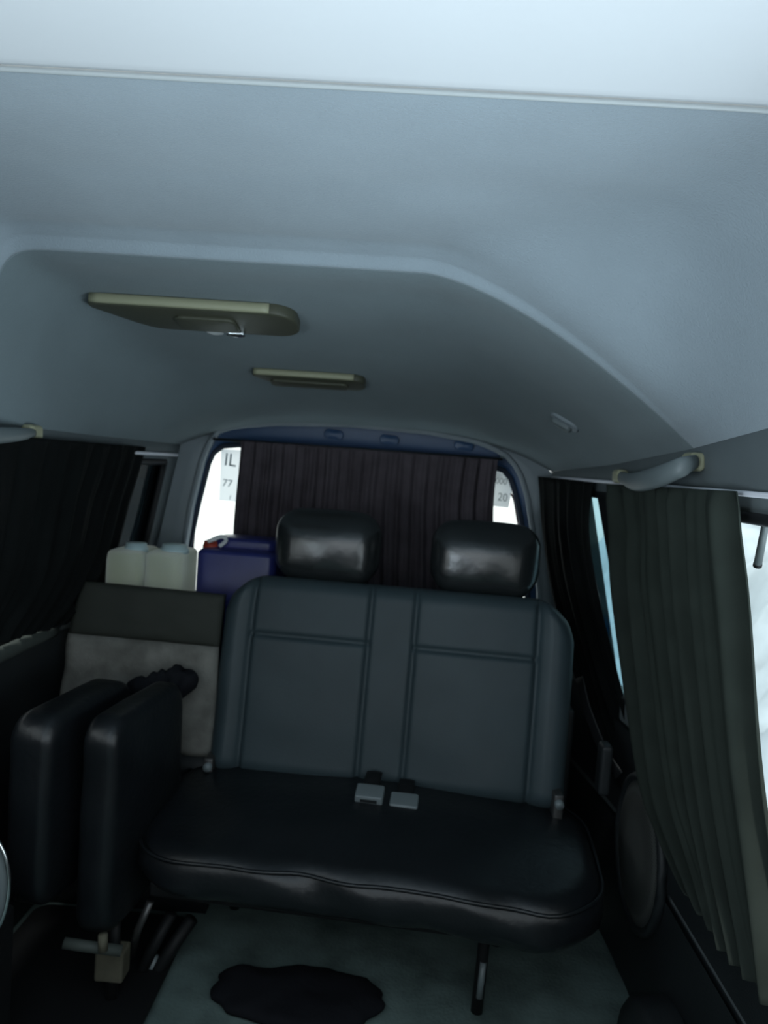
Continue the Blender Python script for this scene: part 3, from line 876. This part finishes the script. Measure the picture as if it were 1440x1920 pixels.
bm = bmesh.new(); slab(bm, .42, .48, .010, .04, .004, .001, T=Matrix.Translation((-.70, 1.66, .012)), inner=3)  # black sheet added to paint the shade on the left floor
tag(obj('shade_sheet', bm, M['black'], None), 'flat black sheet standing in for shade on the floor under the folded seat', 'mat')
# dark locker + round tray at the left edge
bm = bmesh.new(); box(bm, -.92, -.715, 1.08, 1.40, 0, .345, bev=.012)
lk = tag(obj('storage_box', bm, M['black'], None), 'black storage box on the floor at the lower left picture edge', 'box')
ty = thing('round_tray', 'round pale tray with bright rim cut by the left picture edge', 'tray', (-.75, 1.27, .345))
c = at(-62, 1668, 1.27); Rr = .114
c = Vector((c.x, c.y, c.z))
ax = Vector((.25, -1, .12)).normalized(); u = ax.cross(Vector((0, 0, 1))).normalized(); w = u.cross(ax)
def disc_rows(lst): return [[c+ax*o_+(u*math.cos(2*math.pi*k/64)*.62+w*math.sin(2*math.pi*k/64))*r_ for k in range(64)] for r_, o_ in lst]
bm = bmesh.new(); V = grid(bm, disc_rows([(.003, .012), (.05, .012), (.082, .014), (.090, .004), (.104, .0), (.110, .010), (.110, -.006), (.05, -.004), (.003, -.004)]), True); bm.faces.new(V[0]); bm.faces.new(V[-1])
obj('plate', bm, M['handle'], ty)
bm = bmesh.new(); R0 = disc_rows([(Rr, .006)])[0]; tube(bm, R0+[R0[0]], .0045, 8, cap=False); obj('rim', bm, M['chrome'], ty)
zb = c.z-Rr*w.z
bm = bmesh.new(); box(bm, c.x-.02, c.x+.02, c.y-.01, c.y+.03, .345, zb+.004, bev=.004); obj('foot', bm, M['black'], ty)

# ------------------------------------------------------------------ cab front (behind the camera) so light comes in by real openings
bm = bmesh.new(); box(bm, -.93, .62, -1.3, -.80, 0, .86, bev=.03); struct('wall_front', bm, M['dash'])
for nm, x0 in (('front_seat', -.55), ('front_seat', .22)):
    pass

# ------------------------------------------------------------------ outside
bm = bmesh.new(); rows = []
for y in frange(-4, 12, 180):
    r = []
    for x in frange(-10, 14, 260):
        z = -.5
        z += 1.30*sm(1.1, 3.2, x)*sm(-.5, 2.0, y)
        n = noise.fractal(Vector((x*1.5, y*1.5, 0)), 1.0, 2.0, 4)
        z += .30*n*sm(.9, 2.2, x)+.14*abs(noise.noise(Vector((x*3.1, y*2.6, 9))))*sm(.9, 2.2, x)
        z += .03*noise.noise(Vector((x*3, y*3, 5)))
        r.append(Vector((x, y, z)))
    rows.append(r)
grid(bm, rows)
gr = struct('ground', bm, M['snow'])
bm = bmesh.new(); box(bm, -12, 16, 9.0, 9.6, -.6, 6)
struct('wall_exterior', bm, M['facade'], False)
# thin stick hanging outside the right window, blue drum in the snow
st = thing('thin_stick', 'thin dark stick hanging outside the right window over the snow', 'stick', atx(1440, 955, .60))
bm = bmesh.new(); tube(bm, [atx(1446, 938, .59), atx(1440, 960, .60), atx(1430, 1010, .605), atx(1421, 1057, .61)], [.006, .006, .0065, .007], 10); obj('shaft', bm, M['handle'], st)
bm = bmesh.new(); tube(bm, [atx(1421, 1056, .61), atx(1420, 1062, .611)], .0075, 10); obj('tip', bm, M['black'], st)
dp = at(1040, 1150, 4.0); gz = -.5
dr = thing('drum', 'bright blue drum standing in the snow, seen through the tinted side window', 'drum', (dp.x, 4.0, gz))
bm = bmesh.new(); rows = []
ht = dp.z-gz
for f, r_ in ((0, .27), (.01, .29), (.32, .29), (.335, .302), (.35, .29), (.64, .29), (.655, .302), (.67, .29), (.985, .29), (1, .28), (.985, .27), (.985, .01)):
    rows.append([Vector((dp.x+r_*math.cos(2*math.pi*k/40), 4.0+r_*math.sin(2*math.pi*k/40), gz-.03+f*(ht+.03))) for k in range(40)])
V = grid(bm, rows, True); bm.faces.new(V[0]); bm.faces.new(V[-1]); obj('shell', bm, M['bluecar'], dr)
bm = bmesh.new(); tube(bm, [Vector((dp.x+.12, 3.9, dp.z-.014)), Vector((dp.x+.12, 3.9, dp.z+.012))], .035, 16); obj('bung', bm, M['black'], dr)

# ------------------------------------------------------------------ light
w = bpy.data.worlds.new('world'); S.world = w; w.use_nodes = True
bg = w.node_tree.nodes['Background']; bg.inputs['Color'].default_value = (.90, .97, 1.0, 1); bg.inputs['Strength'].default_value = 1.5
def area(name, loc, target, sx, sy, power, col=(.80, .96, 1.08), spread=180):
    l = bpy.data.lights.new(name, 'AREA'); l.shape = 'RECTANGLE'; l.size = sx; l.size_y = sy; l.energy = power; l.color = col; l.spread = math.radians(spread)
    o = bpy.data.objects.new(name, l); COL.objects.link(o); o.location = loc
    o.rotation_euler = (Vector(target)-Vector(loc)).to_track_quat('-Z', 'Y').to_euler(); return o
area('windscreen_daylight', (-.15, -1.15, 1.12), (-.15, 1.5, 1.2), 1.35, .5, 1.9)
area('right_cab_window_daylight', (.68, -.40, .97), (-.1, .0, 1.6), 0.7, .45, 7, spread=115)
area('left_cab_window_daylight', (-.99, -.40, .97), (-.1, .0, 1.6), 0.7, .45, 19, spread=115)
area('right_side_window_daylight', (.72, .62, .90), (.0, .70, 1.6), .9, .5, 8, spread=120)

sl = bpy.data.lights.new('sun', 'SUN'); sl.energy = 3.2; sl.angle = math.radians(6); sl.color = (1, .98, .95)
so = bpy.data.objects.new('sun', sl); COL.objects.link(so)
so.rotation_euler = Vector((0, .52, -.85)).to_track_quat('-Z', 'Y').to_euler()

vs = S.view_settings
S.display_settings.display_device = 'sRGB'
vs.view_transform = 'Standard'; vs.look = 'None'; vs.gamma = 1; vs.exposure = 0; vs.use_curve_mapping = False
S.cycles.use_denoising = True
S.cycles.max_bounces = 8; S.cycles.diffuse_bounces = 5; S.cycles.glossy_bounces = 4; S.cycles.transparent_max_bounces = 16
S.cycles.sample_clamp_indirect = 5
